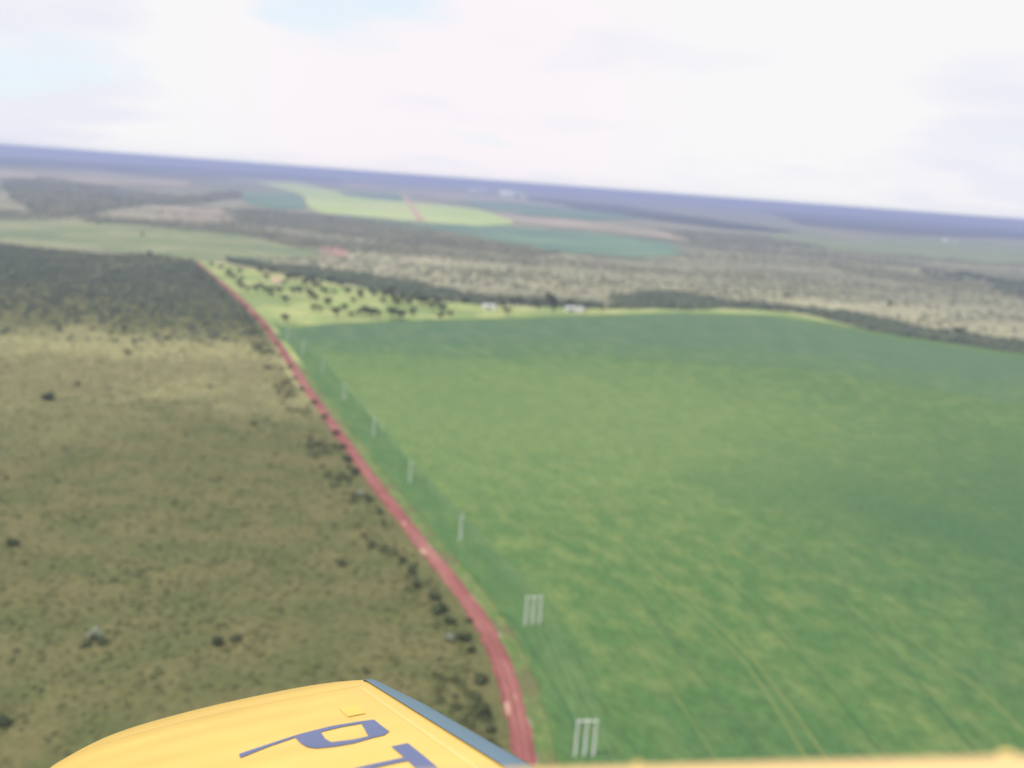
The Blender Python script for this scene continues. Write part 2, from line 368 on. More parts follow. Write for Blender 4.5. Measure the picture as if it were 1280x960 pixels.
# ------------------------------------------------------------------ vegetation masses
def blob_protos(n, seed, rings=2, seg=5, squash=.8):
    """small irregular canopy lumps standing on the ground, as (verts, tris)"""
    r = random.Random(seed); o = []
    for _ in range(n):
        v = []; f = []
        for i in range(rings+1):
            ph = .25+1.0*i/rings*.95 if i else .0
            z = math.sin(i/rings*math.pi/2)
            rad = math.cos(i/rings*math.pi/2*.82)
            if i == rings: continue
            for j in range(seg):
                a = math.tau*(j+.5*(i % 2))/seg; k = rad*r.uniform(.65, 1.2)
                v.append((k*math.cos(a), k*math.sin(a), squash*(z*1.1+r.uniform(-.05, .25)*(i > 0)) ))
        v.append((r.uniform(-.2, .2), r.uniform(-.2, .2), squash*r.uniform(.95, 1.3)))
        for i in range(rings-1):
            for j in range(seg):
                a, b = i*seg+j, i*seg+(j+1) % seg; c, d = a+seg, b+seg
                f += [(a, b, d), (a, d, c)]
        top = len(v)-1
        for j in range(seg): f.append(((rings-1)*seg+j, (rings-1)*seg+(j+1) % seg, top))
        o.append((np.array(v), np.array(f)))
    return o
def leafy_protos(n, seed, k=26, squash=.8):
    r = np.random.default_rng(seed); o = []
    for _ in range(n):
        v = []; f = []
        for i in range(k):
            u = r.normal(size=3); u /= np.linalg.norm(u); u[2] = abs(u[2]); c = u*r.uniform(.45, 1)*[1, 1, squash]; c[2] += .1
            t = np.cross(u, r.normal(size=3))+r.normal(size=3)*.25; t /= np.linalg.norm(t); b = np.cross(t, u+r.normal(size=3)*.35); b /= np.linalg.norm(b); s = r.uniform(.2, .4)
            q = len(v); v += [c-t*s, c+b*s*.8, c+t*s, c-b*s*.8]; f += [(q, q+1, q+2), (q, q+2, q+3)]
        o.append((np.array(v), np.array(f)))
    return o
def scatter(name, pts, protos, rmin, rmax, mat, seed=1, hmul=1.0, kind='stuff', z0=0.0, power=1.6):
    r = np.random.default_rng(seed); V = []; F = []; off = 0
    pid = r.integers(0, len(protos), len(pts))
    for k, (pv, pf) in enumerate(protos):
        P = pts[pid == k]; n = len(P)
        if not n: continue
        a = r.uniform(0, math.tau, n); s = rmin+(rmax-rmin)*r.uniform(0, 1, n)**power; h = s*r.uniform(.7, 1.3, n)*hmul
        ca, sa = np.cos(a), np.sin(a)
        x = pv[None, :, 0]*ca[:, None]-pv[None, :, 1]*sa[:, None]; y = pv[None, :, 0]*sa[:, None]+pv[None, :, 1]*ca[:, None]
        X = np.stack([x*s[:, None]+P[:, 0:1], y*s[:, None]+P[:, 1:2], pv[None, :, 2]*h[:, None]+z0], -1).reshape(-1, 3)
        FF = (pf[None]+(np.arange(n)*len(pv))[:, None, None]).reshape(-1, 3)+off
        V.append(X); F.append(FF); off += len(X)
    V = np.concatenate(V).astype(np.float32); F = np.concatenate(F).astype(np.int32)
    me = bpy.data.meshes.new(name); me.vertices.add(len(V)); me.vertices.foreach_set('co', V.ravel())
    me.loops.add(F.size); me.loops.foreach_set('vertex_index', F.ravel()); me.polygons.add(len(F))
    me.polygons.foreach_set('loop_start', np.arange(0, F.size, 3, dtype=np.int32)); me.update(); me.validate()
    o = link(name, me, mat); tag(o, kind=kind); return o
def vnoise(x, y, size, seed):
    """smooth value noise on the ground"""
    r = np.random.default_rng(seed); T = r.uniform(0, 1, (64, 64)); u = x/size; w = y/size
    i = np.floor(u).astype(int); j = np.floor(w).astype(int); fu = u-i; fw = w-j; fu = fu*fu*(3-2*fu); fw = fw*fw*(3-2*fw)
    g = lambda a, b: T[a % 64, b % 64]
    return (g(i, j)*(1-fu)+g(i+1, j)*fu)*(1-fw)+(g(i, j+1)*(1-fu)+g(i+1, j+1)*fu)*fw
def rand_in(poly, n, seed, dens=None, x=None):
    r = np.random.default_rng(seed); P = [(p[0], p[1]) for p in poly]
    xs, ys = zip(*P); o = []
    got = 0
    for _ in range(60):
        x = r.uniform(min(xs), max(xs), n*2); y = r.uniform(min(ys), max(ys), n*2)
        k = inside(x, y, P)
        if dens is not None: k &= r.uniform(0, 1, n*2) < dens(x, y)
        o.append(np.stack([x[k], y[k]], -1)); got += k.sum()
        if got >= n: break
    return np.concatenate(o)[:n]
lumps = blob_protos(8, 3); leafy = leafy_protos(8, 5); tufts = blob_protos(6, 9, rings=2, seg=4, squash=.55)
roadL = offset(road_line, -9)
pasw = [(p.x, p.y) for p in [at(-420, 290), at(-100, 302), at(0, 305), at(60, 312), at(120, 318), at(200, 318), at(238, 325)]] + [(p.x, p.y) for p in roadL[::-1][::4]] + [(-60, 150), (-420, 150)]
# grass tufts and low scrub over the pasture, thinning away from the eye
def d1(x, y): return np.clip(380/np.hypot(x, y), 0, 1)**1.4*np.clip(.35+1.3*vnoise(x, y, 30, 4), 0, 1)
scatter('grass_tufts', rand_in(pasw, 34000, 1, d1), tufts, .35, 1.25, M_tuft, 1, hmul=.8, z0=.08)
def d2(x, y): return np.clip((vnoise(x, y, 60, 8)*.6+vnoise(x, y, 19, 9)*.5-.28)*1.6, .03, 1)
scatter('low_scrub', rand_in(pasw, 3600, 2, d2), leafy, .6, 1.8, M_scrub2, 2, hmul=.8)
band = [(-520, 610), (330, 610), (330, 1000), (-520, 1000)]
def d6(x, y):
    yy = y-.10*x+.00035*x*x
    return np.exp(-((yy-790)/75)**2)*np.clip(.25+1.1*vnoise(x*.6, y, 60, 41), 0, 1)
gp = rand_in(pasw, 15000, 8, d6)
scatter('yellowed_grass', gp, tufts, 1.0, 2.6, M_palegrass, 8, hmul=.35)
# the dense belt of shrubs at the far end of the pasture
edge = [(p.x, p.y) for p in offset(road_line, -7)[::4]]+[(p.x, p.y) for p in offset(road_line, -24)[::-1][::4]]
def d5(x, y): return np.clip((vnoise(x, y, 24, 31)-.25)*1.9, .04, 1)
scatter('roadside_scrub', rand_in(edge, 1100, 7, d5), leafy, .8, 2.4, M_scrub2, 7, hmul=.8)
belt = [(p.x, p.y) for p in [at(-420, 290), at(0, 305), at(60, 312), at(120, 318), at(200, 318), at(240, 326), at(262, 344), at(300, 380), at(335, 425), at(250, 440), at(150, 436), at(60, 438), at(-300, 440)]]
def d3(x, y): return np.clip(.3+1.2*vnoise(x, y, 70, 12), .1, 1)*np.clip((y-800)/300, .02, 1)**1.5
scatter('shrub_belt', rand_in(belt, 9000, 3, d3), lumps, 1.4, 4.2, M_canopy, 3, hmul=.9)
# woodland strips (far-off, each reads as one mass)
def wood(pix, n, seed, rmin=3, rmax=6.5, mat=M_canopy, floor=True, dens=None):
    if floor: slab('wood_floor', pix, .45, M_woodfloor, step=40, amp=9, seed=seed)
    w = [at(x, y) for x, y in pix]; w = [(p.x, p.y) for p in jitter(w, 40, 12, seed)]
    o = scatter('woodland', rand_in(w, n, seed, dens), lumps, rmin, rmax, mat, seed, hmul=1.25); return o
wood([(283, 324), (330, 331), (400, 338), (480, 350), (540, 362), (620, 374), (700, 377), (750, 381), (750, 386), (690, 384), (620, 383), (540, 375), (470, 362), (400, 350), (340, 340), (290, 330)], 2600, 31)
wood([(760, 372), (800, 368), (860, 370), (905, 378), (985, 384), (985, 390), (900, 385), (760, 386)], 1500, 32)
wood([(985, 384), (1060, 392), (1120, 404), (1200, 418), (1290, 432), (1420, 446), (1420, 462), (1280, 442), (1200, 431), (1130, 421), (1082, 412), (1045, 402)], 2200, 33)
wood([(120, 272), (230, 279), (330, 290), (420, 303), (440, 310), (400, 309), (300, 294), (200, 284), (100, 277)], 1300, 34, 3, 6, mat=M_scrub)
wood([(0, 225), (60, 222), (120, 232), (230, 246), (300, 238), (300, 248), (240, 256), (150, 258), (110, 268), (60, 270), (20, 250)], 4200, 35, 4, 9, mat=M_scrub, dens=lambda x, y: np.clip(vnoise(x, y, 260, 5)*1.7-.25, .05, 1))
wood([(300, 262), (400, 270), (520, 285), (640, 308), (700, 318), (640, 318), (520, 305), (400, 290), (300, 276)], 4200, 36, 3, 7, mat=M_scrub, dens=lambda x, y: np.clip(vnoise(x, y, 180, 3)*1.6-.3, .1, 1))
softd = lambda sd, sz: (lambda x, y: np.clip(vnoise(x, y, sz, sd)*2.0-.55, .02, 1))
wood([(1140, 338), (1210, 342), (1250, 353), (1170, 352)], 260, 51, 4, 8, floor=False, dens=softd(3, 120))
wood([(1230, 348), (1340, 360), (1340, 376), (1250, 368)], 420, 52, 4, 8, floor=False, dens=softd(4, 120))
wood([(820, 286), (960, 298), (1080, 318), (1000, 320), (880, 308)], 3400, 53, 4, 9, mat=M_scrub, floor=False, dens=softd(5, 260))
wood([(1040, 330), (1180, 345), (1320, 372), (1320, 382), (1180, 360), (1060, 342)], 900, 54, 3, 7, mat=M_scrub, floor=False, dens=softd(6, 150))
# scattered savanna trees over everything between the fields
mid = [(p.x, p.y) for p in [at(-250, 262), at(100, 262), at(300, 258), at(400, 268), at(530, 281), at(640, 300), at(700, 316), at(830, 322), at(880, 290), at(1000, 295), at(1150, 322), at(1500, 340), at(1500, 468), at(1280, 441), at(1130, 418), at(1060, 403), at(985, 388), at(760, 386), at(620, 380), at(480, 361), at(290, 324), at(400, 318), at(300, 292), at(100, 275), at(-250, 272)]]
def d4(x, y): return np.clip(vnoise(x*.55, y, 150, 21)*1.3+vnoise(x, y, 45, 22)*.5-.45, .05, 1)*np.clip(2600/np.hypot(x, y), 0, 1)**1.2
scatter('savanna_scrub', rand_in(mid, 26000, 4, d4), lumps, 1.6, 4.2, M_scrub, 4, hmul=1.0)
# far ridges of woodland, kilometres off
k = 40
for pix in [[(-300, 186), (0, 196), (200, 207), (420, 222), (420, 226), (200, 213), (0, 205), (-300, 196)],
            [(640, 245), (760, 256), (900, 275), (1000, 290), (900, 284), (760, 266)],
            [(950, 262), (1100, 272), (1330, 290), (1330, 300), (1150, 292), (1010, 280)],
            ]+[[(x_, 180+.0734*x_+d_), (x_+w_, 180+.0734*(x_+w_)+d_+.5), (x_+w_*1.3, 180+.0734*(x_+w_)+d_+t_+1), (x_+w_*.3, 180+.0734*x_+d_+t_+1.5)] for x_, w_, d_, t_ in
               [(-60, 230, 8, 3), (240, 160, 12, 2.5), (480, 200, 9, 2.5), (760, 180, 7, 2), (1010, 240, 10, 3), (640, 120, 19, 2.5), (120, 130, 21, 3), (880, 190, 15, 3), (1180, 170, 20, 4), (330, 90, 6, 1.5)]]:
    k += 1; w = [at(x, y, 6) for x, y in pix]; slab('far_woodland', pix, 7, M_farcanopy, kind='stuff', step=150, amp=30, seed=k)

# ------------------------------------------------------------------ single trees and bushes
def crown_mesh(name, lobes, n, leaf, seed):
    r = np.random.default_rng(seed); v = []; f = []
    wts = np.array([l[3]**2 for l in lobes]); wts = wts/wts.sum()
    for i in range(n):
        l = lobes[r.choice(len(lobes), p=wts)]; u = r.normal(size=3); u /= np.linalg.norm(u)
        c = np.array(l[:3])+u*l[3]*np.array([1, 1, .75])*r.uniform(.75, 1.05); 
        if c[2] < .15: c[2] = .15+r.uniform(0, .2)
        t = np.cross(u, r.normal(size=3))+r.normal(size=3)*.25; t /= np.linalg.norm(t); b = np.cross(t, u+r.normal(size=3)*.35); b /= np.linalg.norm(b)+1e-6; s = leaf*r.uniform(.6, 1.3)
        q = len(v); v += [c-t*s, c+b*s*.7, c+t*s, c-b*s*.7]; f.append((q, q+1, q+2, q+3))
    return mesh(name, v, f)
def tube(pts, rad, seg=7):
    v = []; f = []; n = len(pts)
    for i, p in enumerate(pts):
        p = Vector(p); d = (Vector(pts[min(i+1, n-1)])-Vector(pts[max(i-1, 0)])).normalized()
        a = d.orthogonal().normalized(); b = d.cross(a)
        for j in range(seg):
            t = math.tau*j/seg; v.append(p+(a*math.cos(t)+b*math.sin(t))*rad[i])
    for i in range(n-1):
        for j in range(seg):
            f.append((i*seg+j, i*seg+(j+1) % seg, (i+1)*seg+(j+1) % seg, (i+1)*seg+j))
    f.append(tuple(range(seg))[::-1]); f.append(tuple(range((n-1)*seg, n*seg))); return v, f
def join(parts):
    V = []; F = []
    for v, f in parts: o = len(V); V += list(v); F += [tuple(i+o for i in q) for q in f]
    return V, F
def tree_protos():
    T = []
    for s in range(5):
        r = random.Random(50+s); h = 3.0
        lobes = [(0, 0, 4.6, 2.2)]+[(1.9*math.cos(a+s), 1.9*math.sin(a+s), r.uniform(3.6, 5.2), r.uniform(1.3, 2.0)) for a in (0, 1.3, 2.6, 3.8, 5.0)]
        limbs = [tube([(0, 0, -.4), (.1, 0, 1.4), (0, .1, 3.0), (.1, 0, 4.4)], [.34, .26, .2, .1])]
        for l in lobes[1:]: limbs.append(tube([(0, 0, 1.7), (l[0]*.45, l[1]*.45, 2.7), (l[0]*.9, l[1]*.9, l[2])], [.16, .11, .05], 5))
        T.append((mesh('trunk', *join(limbs), True), crown_mesh('crown', lobes, 620, .42, s)))
    return T
def bush_protos():
    T = []
    for s in range(5):
        r = random.Random(80+s)
        lobes = [(0, 0, 1.2, 1.3)]+[(r.uniform(-1.3, 1.3), r.uniform(-1.3, 1.3), r.uniform(.7, 1.7), r.uniform(.6, 1.05)) for _ in range(5)]
        limbs = [tube([(0, 0, -.3), (.05, 0, .8), (0, .1, 1.6)], [.12, .09, .04], 5)]+[tube([(0, 0, .1), (l[0]*.5, l[1]*.5, .6), (l[0]*.9, l[1]*.9, l[2])], [.07, .05, .02], 5) for l in lobes[1:]]
        T.append((mesh('trunk', *join(limbs), True), crown_mesh('crown', lobes, 420, .30, 30+s)))
    return T
TP, BP = tree_protos(), bush_protos()
proto_objs = {}
def plant(name, kind, i, matname, loc, rz, sc, label, cat, group):
    key = (name, kind, i, matname.name)
    if key not in proto_objs:
        tr, cr = (TP if kind == 'tree' else BP)[i]
        r = empty(name, loc, label, cat, group); r.rotation_euler = (0, 0, rz); r.scale = sc
        t = link('trunk', tr.copy(), M_bark, r); c2 = link('crown', cr.copy(), matname, r)
        proto_objs[key] = r; return r
    return dup(proto_objs[key], loc, rz, sc, label, group)
ORD = ['first', 'second', 'third', 'fourth', 'fifth', 'sixth', 'seventh', 'eighth', 'ninth', 'tenth', 'eleventh', 'twelfth', 'thirteenth', 'fourteenth', 'fifteenth', 'sixteenth', 'seventeenth', 'eighteenth', 'nineteenth', 'twentieth',
       'twenty-first', 'twenty-second', 'twenty-third', 'twenty-fourth', 'twenty-fifth', 'twenty-sixth', 'twenty-seventh', 'twenty-eighth', 'twenty-ninth', 'thirtieth', 'thirty-first', 'thirty-second', 'thirty-third', 'thirty-fourth', 'thirty-fifth', 'thirty-sixth', 'thirty-seventh', 'thirty-eighth', 'thirty-ninth', 'fortieth', 'forty-first', 'forty-second', 'forty-third', 'forty-fourth', 'forty-fifth', 'forty-sixth', 'forty-seventh', 'forty-eighth', 'forty-ninth', 'fiftieth', 'fifty-first', 'fifty-second', 'fifty-third', 'fifty-fourth', 'fifty-fifth', 'fifty-sixth', 'fifty-seventh', 'fifty-eighth']
# farm trees: photograph pixels of their feet
za = [(255, 212), (305, 232), (370, 270), (405, 290), (410, 330), (440, 340), (530, 350), (555, 367), (595, 355), (625, 400), (665, 356), (700, 350), (740, 350), (740, 295), (762, 305), (770, 440), (800, 438), (810, 345), (832, 356), (885, 310), (935, 356), (965, 400), (1000, 378), (1060, 352), (1072, 366), (1115, 404), (1122, 376), (1180, 406), (1208, 392), (1250, 406), (880, 470), (625, 494), (955, 468), (1025, 463), (1062, 468), (1160, 478), (1192, 474), (1265, 458), (690, 280), (640, 292), (560, 250), (500, 248), (340, 265), (392, 312), (1150, 348), (850, 308), (908, 318), (720, 308), (782, 388)]
zb = [(60, 298), (10, 318), (190, 250), (215, 278), (250, 308), (40, 240), (95, 243), (515, 270), (535, 298), (660, 256), (682, 240), (692, 270), (750, 250), (765, 280), (830, 270), (853, 248), (1010, 278), (925, 276), (600, 240), (130, 236), (330, 232), (560, 250)]
feet = [(200+x/4, 280+y/4) for x, y in za]+[(500+x/4, 320+y/4) for x, y in zb]
_r = random.Random(99)
for _ in range(34):
    t_ = _r.random(); x_ = 285+270*t_; y0_ = 334+.158*(x_-285)+4; feet.append((x_, y0_+_r.random()**1.3*(26+10*t_)*(.6 if t_ > .7 else 1)))
def depth(p):
    top = 340+(p[0]-280)*.16; return -(p[1]-top)/((404 if p[0] < 520 else 400)-top)
feet.sort(key=depth); NR = 5
rows = {k: feet[len(feet)*k//NR:len(feet)*(k+1)//NR] for k in range(NR)}
where = {0: 'in the meadow row nearest the crop', 1: 'in the second meadow row behind the crop', 2: 'in the middle meadow row', 3: 'in the fourth meadow row behind the crop', 4: 'in the back meadow row near the woodland'}
GF = 'trees scattered over the farm meadow'
n = 0
for k in range(NR):
    for j, (x, y) in enumerate(sorted(rows[k])):
        n += 1; s = random.uniform(1.15, 1.9)*(1.2 if (x, y) in [(200+770/4, 280+440/4), (200+1160/4, 280+478/4)] else 1)
        big = abs(x-688) < 2 and y > 380
        if big: s *= 1.4
        mt = M_leaf if random.random() < .7 else M_leaf2
        plant('savanna_tree', 'tree', n % 5, mt, at(x, y, .25), random.uniform(0, 6.28), (s, s, s*random.uniform(.85, 1.1)), f'dark tree, {ORD[j]} from the road {where[k]}', 'tree', GF)
# bushes beside the dirt road
rb = [(345, 432, 1.3), (350, 447, 1.0), (362, 460, 1.4), (369, 474, 1.2), (378, 488, 1.5), (392, 505, 1.3), (405, 523, 1.5), (419, 543, 1.4), (428, 560, 1.6), (434, 576, 1.9), (444, 592, 1.7), (462, 626, 1.1), (474, 641, 1.2), (479, 655, .9), (503, 701, 1.1), (514, 716, 1.3), (521, 733, 1.4), (541, 748, 1.5), (549, 765, 1.8), (560, 779, 1.3), (581, 800, 1.4), (589, 815, 1.1), (601, 853, 1.3), (597, 873, .8), (606, 893, 1.1), (614, 914, 1.0), (332, 412, 1.3), (320, 398, 1.4), (306, 386, 1.5), (586, 778, .9)]
rb.sort(key=lambda t: -t[1])
for j, (x, y, s) in enumerate(rb):
    s *= random.uniform(.9, 1.1)
    plant('roadside_bush', 'bush', j % 5, M_leaf if j % 3 else M_leaf2, at(x, y, .08), random.uniform(0, 6.28), (s, s, s*.9), f'dark leafy bush on the pasture side of the red road, {ORD[j]} counted from the wing', 'bush', 'bushes along the dirt road')
# pale bushes
for x, y, s, lab in [(118, 798, 1.5, 'silvery pale bush standing alone in the near pasture above the wing'), (563, 801, 1.15, 'silvery pale bush beside dark bushes at the near road bend'), (451, 620, 1.2, 'pale straggly bush beside the road halfway along the pasture')]:
    plant('pale_bush', 'bush', 1, M_leafpale, at(x, y, .08), x, (s, s, s), lab, 'bush', 'silvery pale bushes')
for x, y, s, lab in [(129, 805, 1.1, 'low dark bush standing for the shadow beside the lone silvery bush'), (108, 808, .9, 'small dark bush standing for the shadow in front of the lone silvery bush'), (61, 500, 2.4, 'dark round bush standing alone in the far pasture'), (425, 706, 1.3, 'dark bush in open pasture halfway between wing and road'),  # the two dark bushes at the silvery one stand for its shadow
                     (272, 805, 1.4, 'low dark bush in the pasture above the wing tip'), (294, 800, 1.2, 'small olive bush beside the low dark bush above the wing tip'), (14, 682, 1.6, 'dark bush at the left edge of the near pasture'), (3, 905, 1.5, 'dark bush in the corner of the pasture beside the wing'),
                     (97, 482, 1.4, 'small bush just beyond the lone round bush'), (210, 425, 1.8, 'dark bush behind the tall tree clump in the pasture'), (318, 531, 1.2, 'small bush in bare pasture near the road'), (262, 484, 1.1, 'small bush in the yellowed pasture')]:
    plant('pasture_bush', 'bush', int(x) % 5, M_leaf, at(x, y, .08), x, (s, s, s*.85), lab, 'bush', 'bushes standing alone in the pasture')
for x, y, s, lab in [(155, 416, 1.1, 'tallest dark tree of the clump in the far pasture'), (168, 432, .9, 'dark tree in the middle of the pasture clump'), (160, 446, .95, 'nearest dark tree of the pasture clump'), (138, 420, .7, 'small tree on the outer side of the pasture clump'), (75, 412, .8, 'dark tree near the shrub belt away from the clump'),
                     (187, 322, 1.6, 'tall dark tree breaking the far edge of the shrub belt'), (178, 296, 1.3, 'lone tree in the pale green field beyond the shrub belt'), (123, 282, 1.4, 'lone tree at the far edge of the pale green field')]:
    plant('pasture_tree', 'tree', int(x) % 5, M_leaf, at(x, y, .08), x, (s, s, s), lab, 'tree', 'single trees in pasture and pale field')
for x, y, s, lab in [(1112, 384, 2.0, 'dark tree standing out of the dry scrub beyond the crop'), (1190, 382, 1.5, 'small dark tree farthest out in the dry scrub'), (1197, 420, 2.3, 'large dark tree close to the far corner of the crop'), (983, 372, 1.5, 'dark tree above the curved end of the light grass strip'), (844, 340, 1.4, 'lone tree on the pale scrub behind the second woodland')]:
    plant('scrubland_tree', 'tree', int(x) % 5, M_leaf, at(x, y, .08), x, (s, s, s*.8), lab, 'tree', 'trees in the dry scrubland')

# ------------------------------------------------------------------ buildings
def box(x0, x1, y0, y1, z0, z1):
    v = [(x, y, z) for z in (z0, z1) for y in (y0, y1) for x in (x0, x1)]
    return v, [(0, 2, 3, 1), (4, 5, 7, 6), (0, 1, 5, 4), (1, 3, 7, 5), (3, 2, 6, 7), (2, 0, 4, 6)]
def gable(w, d, h, rise, over=.5, t=.15):
    """two roof slopes, ridge along x"""
    o = []
    for s in (-1, 1):
        y0 = s*(d/2+over); hh = h-over*rise/(d/2); x = w/2+over
        p = [(-x, y0, hh), (x, y0, hh), (x, 0, h+rise), (-x, 0, h+rise)]
        v = p+[(a, b, c+t) for a, b, c in p]
        o.append((v, [(0, 1, 2, 3), (7, 6, 5, 4), (0, 4, 5, 1), (1, 5, 6, 2), (2, 6, 7, 3), (3, 7, 4, 0)]))
    return join(o)
def house(name, loc, rz, w, d, h, rise, wall, roof, label, cat='house', nwin=3, door=True, group=None, wide_door=False):
    r = empty(name, loc, label, cat, group); r.rotation_euler = (0, 0, rz)
    wv, wf = box(-w/2, w/2, -d/2, d/2, -.5, h)
    gv = [(-w/2, -d/2, h), (-w/2, d/2, h), (-w/2, 0, h+rise), (w/2, -d/2, h), (w/2, d/2, h), (w/2, 0, h+rise)]
    link('wall', mesh('wall', *join([(wv, wf), (gv, [(0, 2, 1), (3, 4, 5)])])), wall, r)
    link('roof', mesh('roof', *gable(w, d, h+.02, rise)), roof, r)
    dw = 4 if wide_door else 1
    if door: link('door', mesh('door', *box(-dw/2, dw/2, -d/2-.06, -d/2+.05, 0, 3.6 if wide_door else 2.1)), M_dark, r)
    for i in range(nwin):
        x = -w/2+w*(i+.5)/nwin
        if abs(x) < dw/2+.8: x += dw/2+1.1
        fr = link('window', mesh('window', *box(x-.6, x+.6, -d/2-.05, -d/2+.05, 1, 2.1)), M_white, r)
        link('pane', mesh('pane', *box(x-.5, x+.5, -d/2-.08, -d/2-.055, 1.1, 2.0)), M_dark, fr)
    return r
house('farmhouse', at(347, 354, .3), .25, 17, 11, 3.4, 2.2, M_white, M_tile, 'small farmhouse with a pinkish clay roof among the meadow trees')
house('farm_shed', at(612, 386, .3), -.15, 17, 11, 4.2, 1.6, M_white, M_roof, 'white shed with a pale roof between the woodland and the crop', 'shed', 2, wide_door=True)
house('farm_barn', at(713, 389, .3), .1, 13, 10, 4.4, 1.8, M_white, M_roof, 'pale barn beside the tall tree at the far crop edge', 'barn', 2, wide_door=True)
house('farm_barn', at(725, 389.5, .3), 1.3, 15, 10, 4.2, 1.6, M_white, M_roof, 'pale barn beyond the first one, farther from the tall tree', 'barn', 3, wide_door=True)
def silo(loc, r_, h, label):
    t = empty('grain_silo', loc, label, 'silo', 'grain silos on the horizon')
    v, f = tube([(0, 0, -1), (0, 0, h)], [r_, r_], 16); link('tank', mesh('tank', v, f), M_roof, t)
    v, f = tube([(0, 0, h+.02), (0, 0, h+r_*.5)], [r_*1.04, r_*.12], 16); link('cone_roof', mesh('cone_roof', v, f), M_white, t)
for x, lab in [(588, 'pale grain silo at the near end of the distant silo row'), (594, 'second pale grain silo of the distant row'), (600, 'third pale grain silo, in the middle of the distant row'), (606, 'pale grain silo at the far end of the distant row')]:
    silo(at(x, 244, 4), 26, 54, lab)
house('warehouse', at(633, 247, 4), .1, 130, 80, 42, 20, M_white, M_white, 'bright white warehouse on the horizon beyond the lime green field', 'warehouse', 4, wide_door=True)
house('warehouse', at(655, 250, 4), .1, 60, 40, 18, 9, M_roof, M_roof, 'smaller grey warehouse beside the bright white one on the horizon', 'warehouse', 3, wide_door=True)
house('warehouse', at(1181, 302, 3), .3, 34, 20, 9, 4, M_white, M_white, 'pale warehouse in the hazy far pasture beyond the scrub', 'warehouse', 3, wide_door=True)
house('warehouse', at(1194, 304, 3), .3, 24, 16, 8, 3, M_white, M_roof, 'small pale warehouse next to the one in the hazy far pasture', 'warehouse', 2, wide_door=True)

# ------------------------------------------------------------------ power line
pole_px = [(730, 946), (665, 782), (575, 676), (512, 604), (467, 546), (430, 500), (403, 468), (378, 444), (360, 425)]
PL = [at(x, y, .3) for x, y in pole_px]
def pole_mesh(x): 
    v = []; 
    for z, a in ((-.8, .36), (11.6, .24)): v += [(x-a, -a*.75, z), (x+a, -a*.75, z), (x+a, a*.75, z), (x-a, a*.75, z)]
    return v, [(3, 2, 1, 0), (4, 5, 6, 7)]+[(i, (i+1) % 4, (i+1) % 4+4, i+4) for i in range(4)]
def insul(x):
    return tube([(x, 0, 11.42), (x, 0, 11.55), (x, 0, 11.62), (x, 0, 11.72), (x, 0, 11.8)], [.05, .12, .07, .11, .04], 8)
def power(loc, rz, three, label):
    t = empty('power_pole', loc, label, 'power pole', 'concrete power poles in the crop'); t.rotation_euler = (0, 0, rz)
    for x in ((-2.7, 0, 2.7) if three else (0,)): link('pole', mesh('pole', *pole_mesh(x)), M_conc, t)
    w_ = 3.3 if three else 1.3
    link('crossarm', mesh('crossarm', *box(-w_, w_, -.24, -.12 if not three else .12, 11.26, 11.42)), M_conc, t)
    for x in ((-2.9, .35, 2.9) if three else (-1.15, .35, 1.15)): link('insulator', mesh('insulator', *insul(x), True), M_porc, t)
    return t
labs = ['three-post concrete power structure nearest the yellow cockpit sill', 'three-post concrete power structure second from the cockpit sill', 'single power pole just beyond the three-post structures']+[f'single concrete power pole, {ORD[i]} one beyond the three-post structures' for i in range(1, 7)]
for i, p in enumerate(PL):
    d = PL[min(i+1, 8)]-PL[max(i-1, 0)]; rz = math.atan2(d.y, d.x)-math.pi/2
    power(p, rz, i < 2, labs[i])
for side, lab in ((-1, 'overhead wire on the road side of the power poles'), (0, 'middle overhead wire on the power poles'), (1, 'overhead wire on the crop side of the power poles')):
    line = []
    ext = [PL[0]*2-PL[1]]+PL+[PL[-1]*2-PL[-2]]
    tops = []
    for i, p in enumerate(ext):
        d = (ext[min(i+1, len(ext)-1)]-ext[max(i-1, 0)]); d.z = 0; d.normalize(); s = Vector((d.y, -d.x, 0)); w_ = 2.9 if i < 3 else 1.15
        tops.append(p+s*(w_*side if side else .35)+Vector((0, 0, 11.82)))
    for a, b in zip(tops, tops[1:]):
        for k2 in range(8):
            t = k2/8; q = a.lerp(b, t); q.z -= 1.3*4*t*(1-t); line.append(q)
    line.append(tops[-1]); v, f = tube(line, [.02]*len(line), 4)
    tag(link('overhead_wire', mesh('overhead_wire', v, f), M_wire), lab, 'wire', 'overhead wires of the power line')

# ------------------------------------------------------------------ the aircraft we sit in
def paint(name, c, rough, coat=.5):
    M = plain(name, c, rough, .5, .035, .5, coat); return M
M_yel = paint('yellow_paint', (.84, .555, .13), .36)
M_yel2 = paint('pale_yellow_paint', (.68, .45, .18), .5)
M_ylt = paint('bright_yellow_cover', (.84, .58, .10), .4)
M_blue = paint('blue_lettering', (.10, .125, .27), .5, .2)
M_steel = paint('slate_blue_trim', (.10, .17, .25), .5, .2)
en, az = math.radians(67.5), math.radians(134)
WN = Vector((math.cos(en)*math.cos(az), math.cos(en)*math.sin(az), math.sin(en)))    # wing plane normal
WH = .8161                                                                           # eye above the wing plane
WC = Vector((.91214397, .38196524, .14864702)); WC = (WC-WN*WC.dot(WN)).normalized()  # chordwise, forward
WS = WN.cross(WC).normalized()                                                        # spanwise, outward
def wingco(x, y, h=0.0):
    d = ray(x, y); v = d*(-(WH-h)/d.dot(WN)); return v.dot(WC), v.dot(WS)
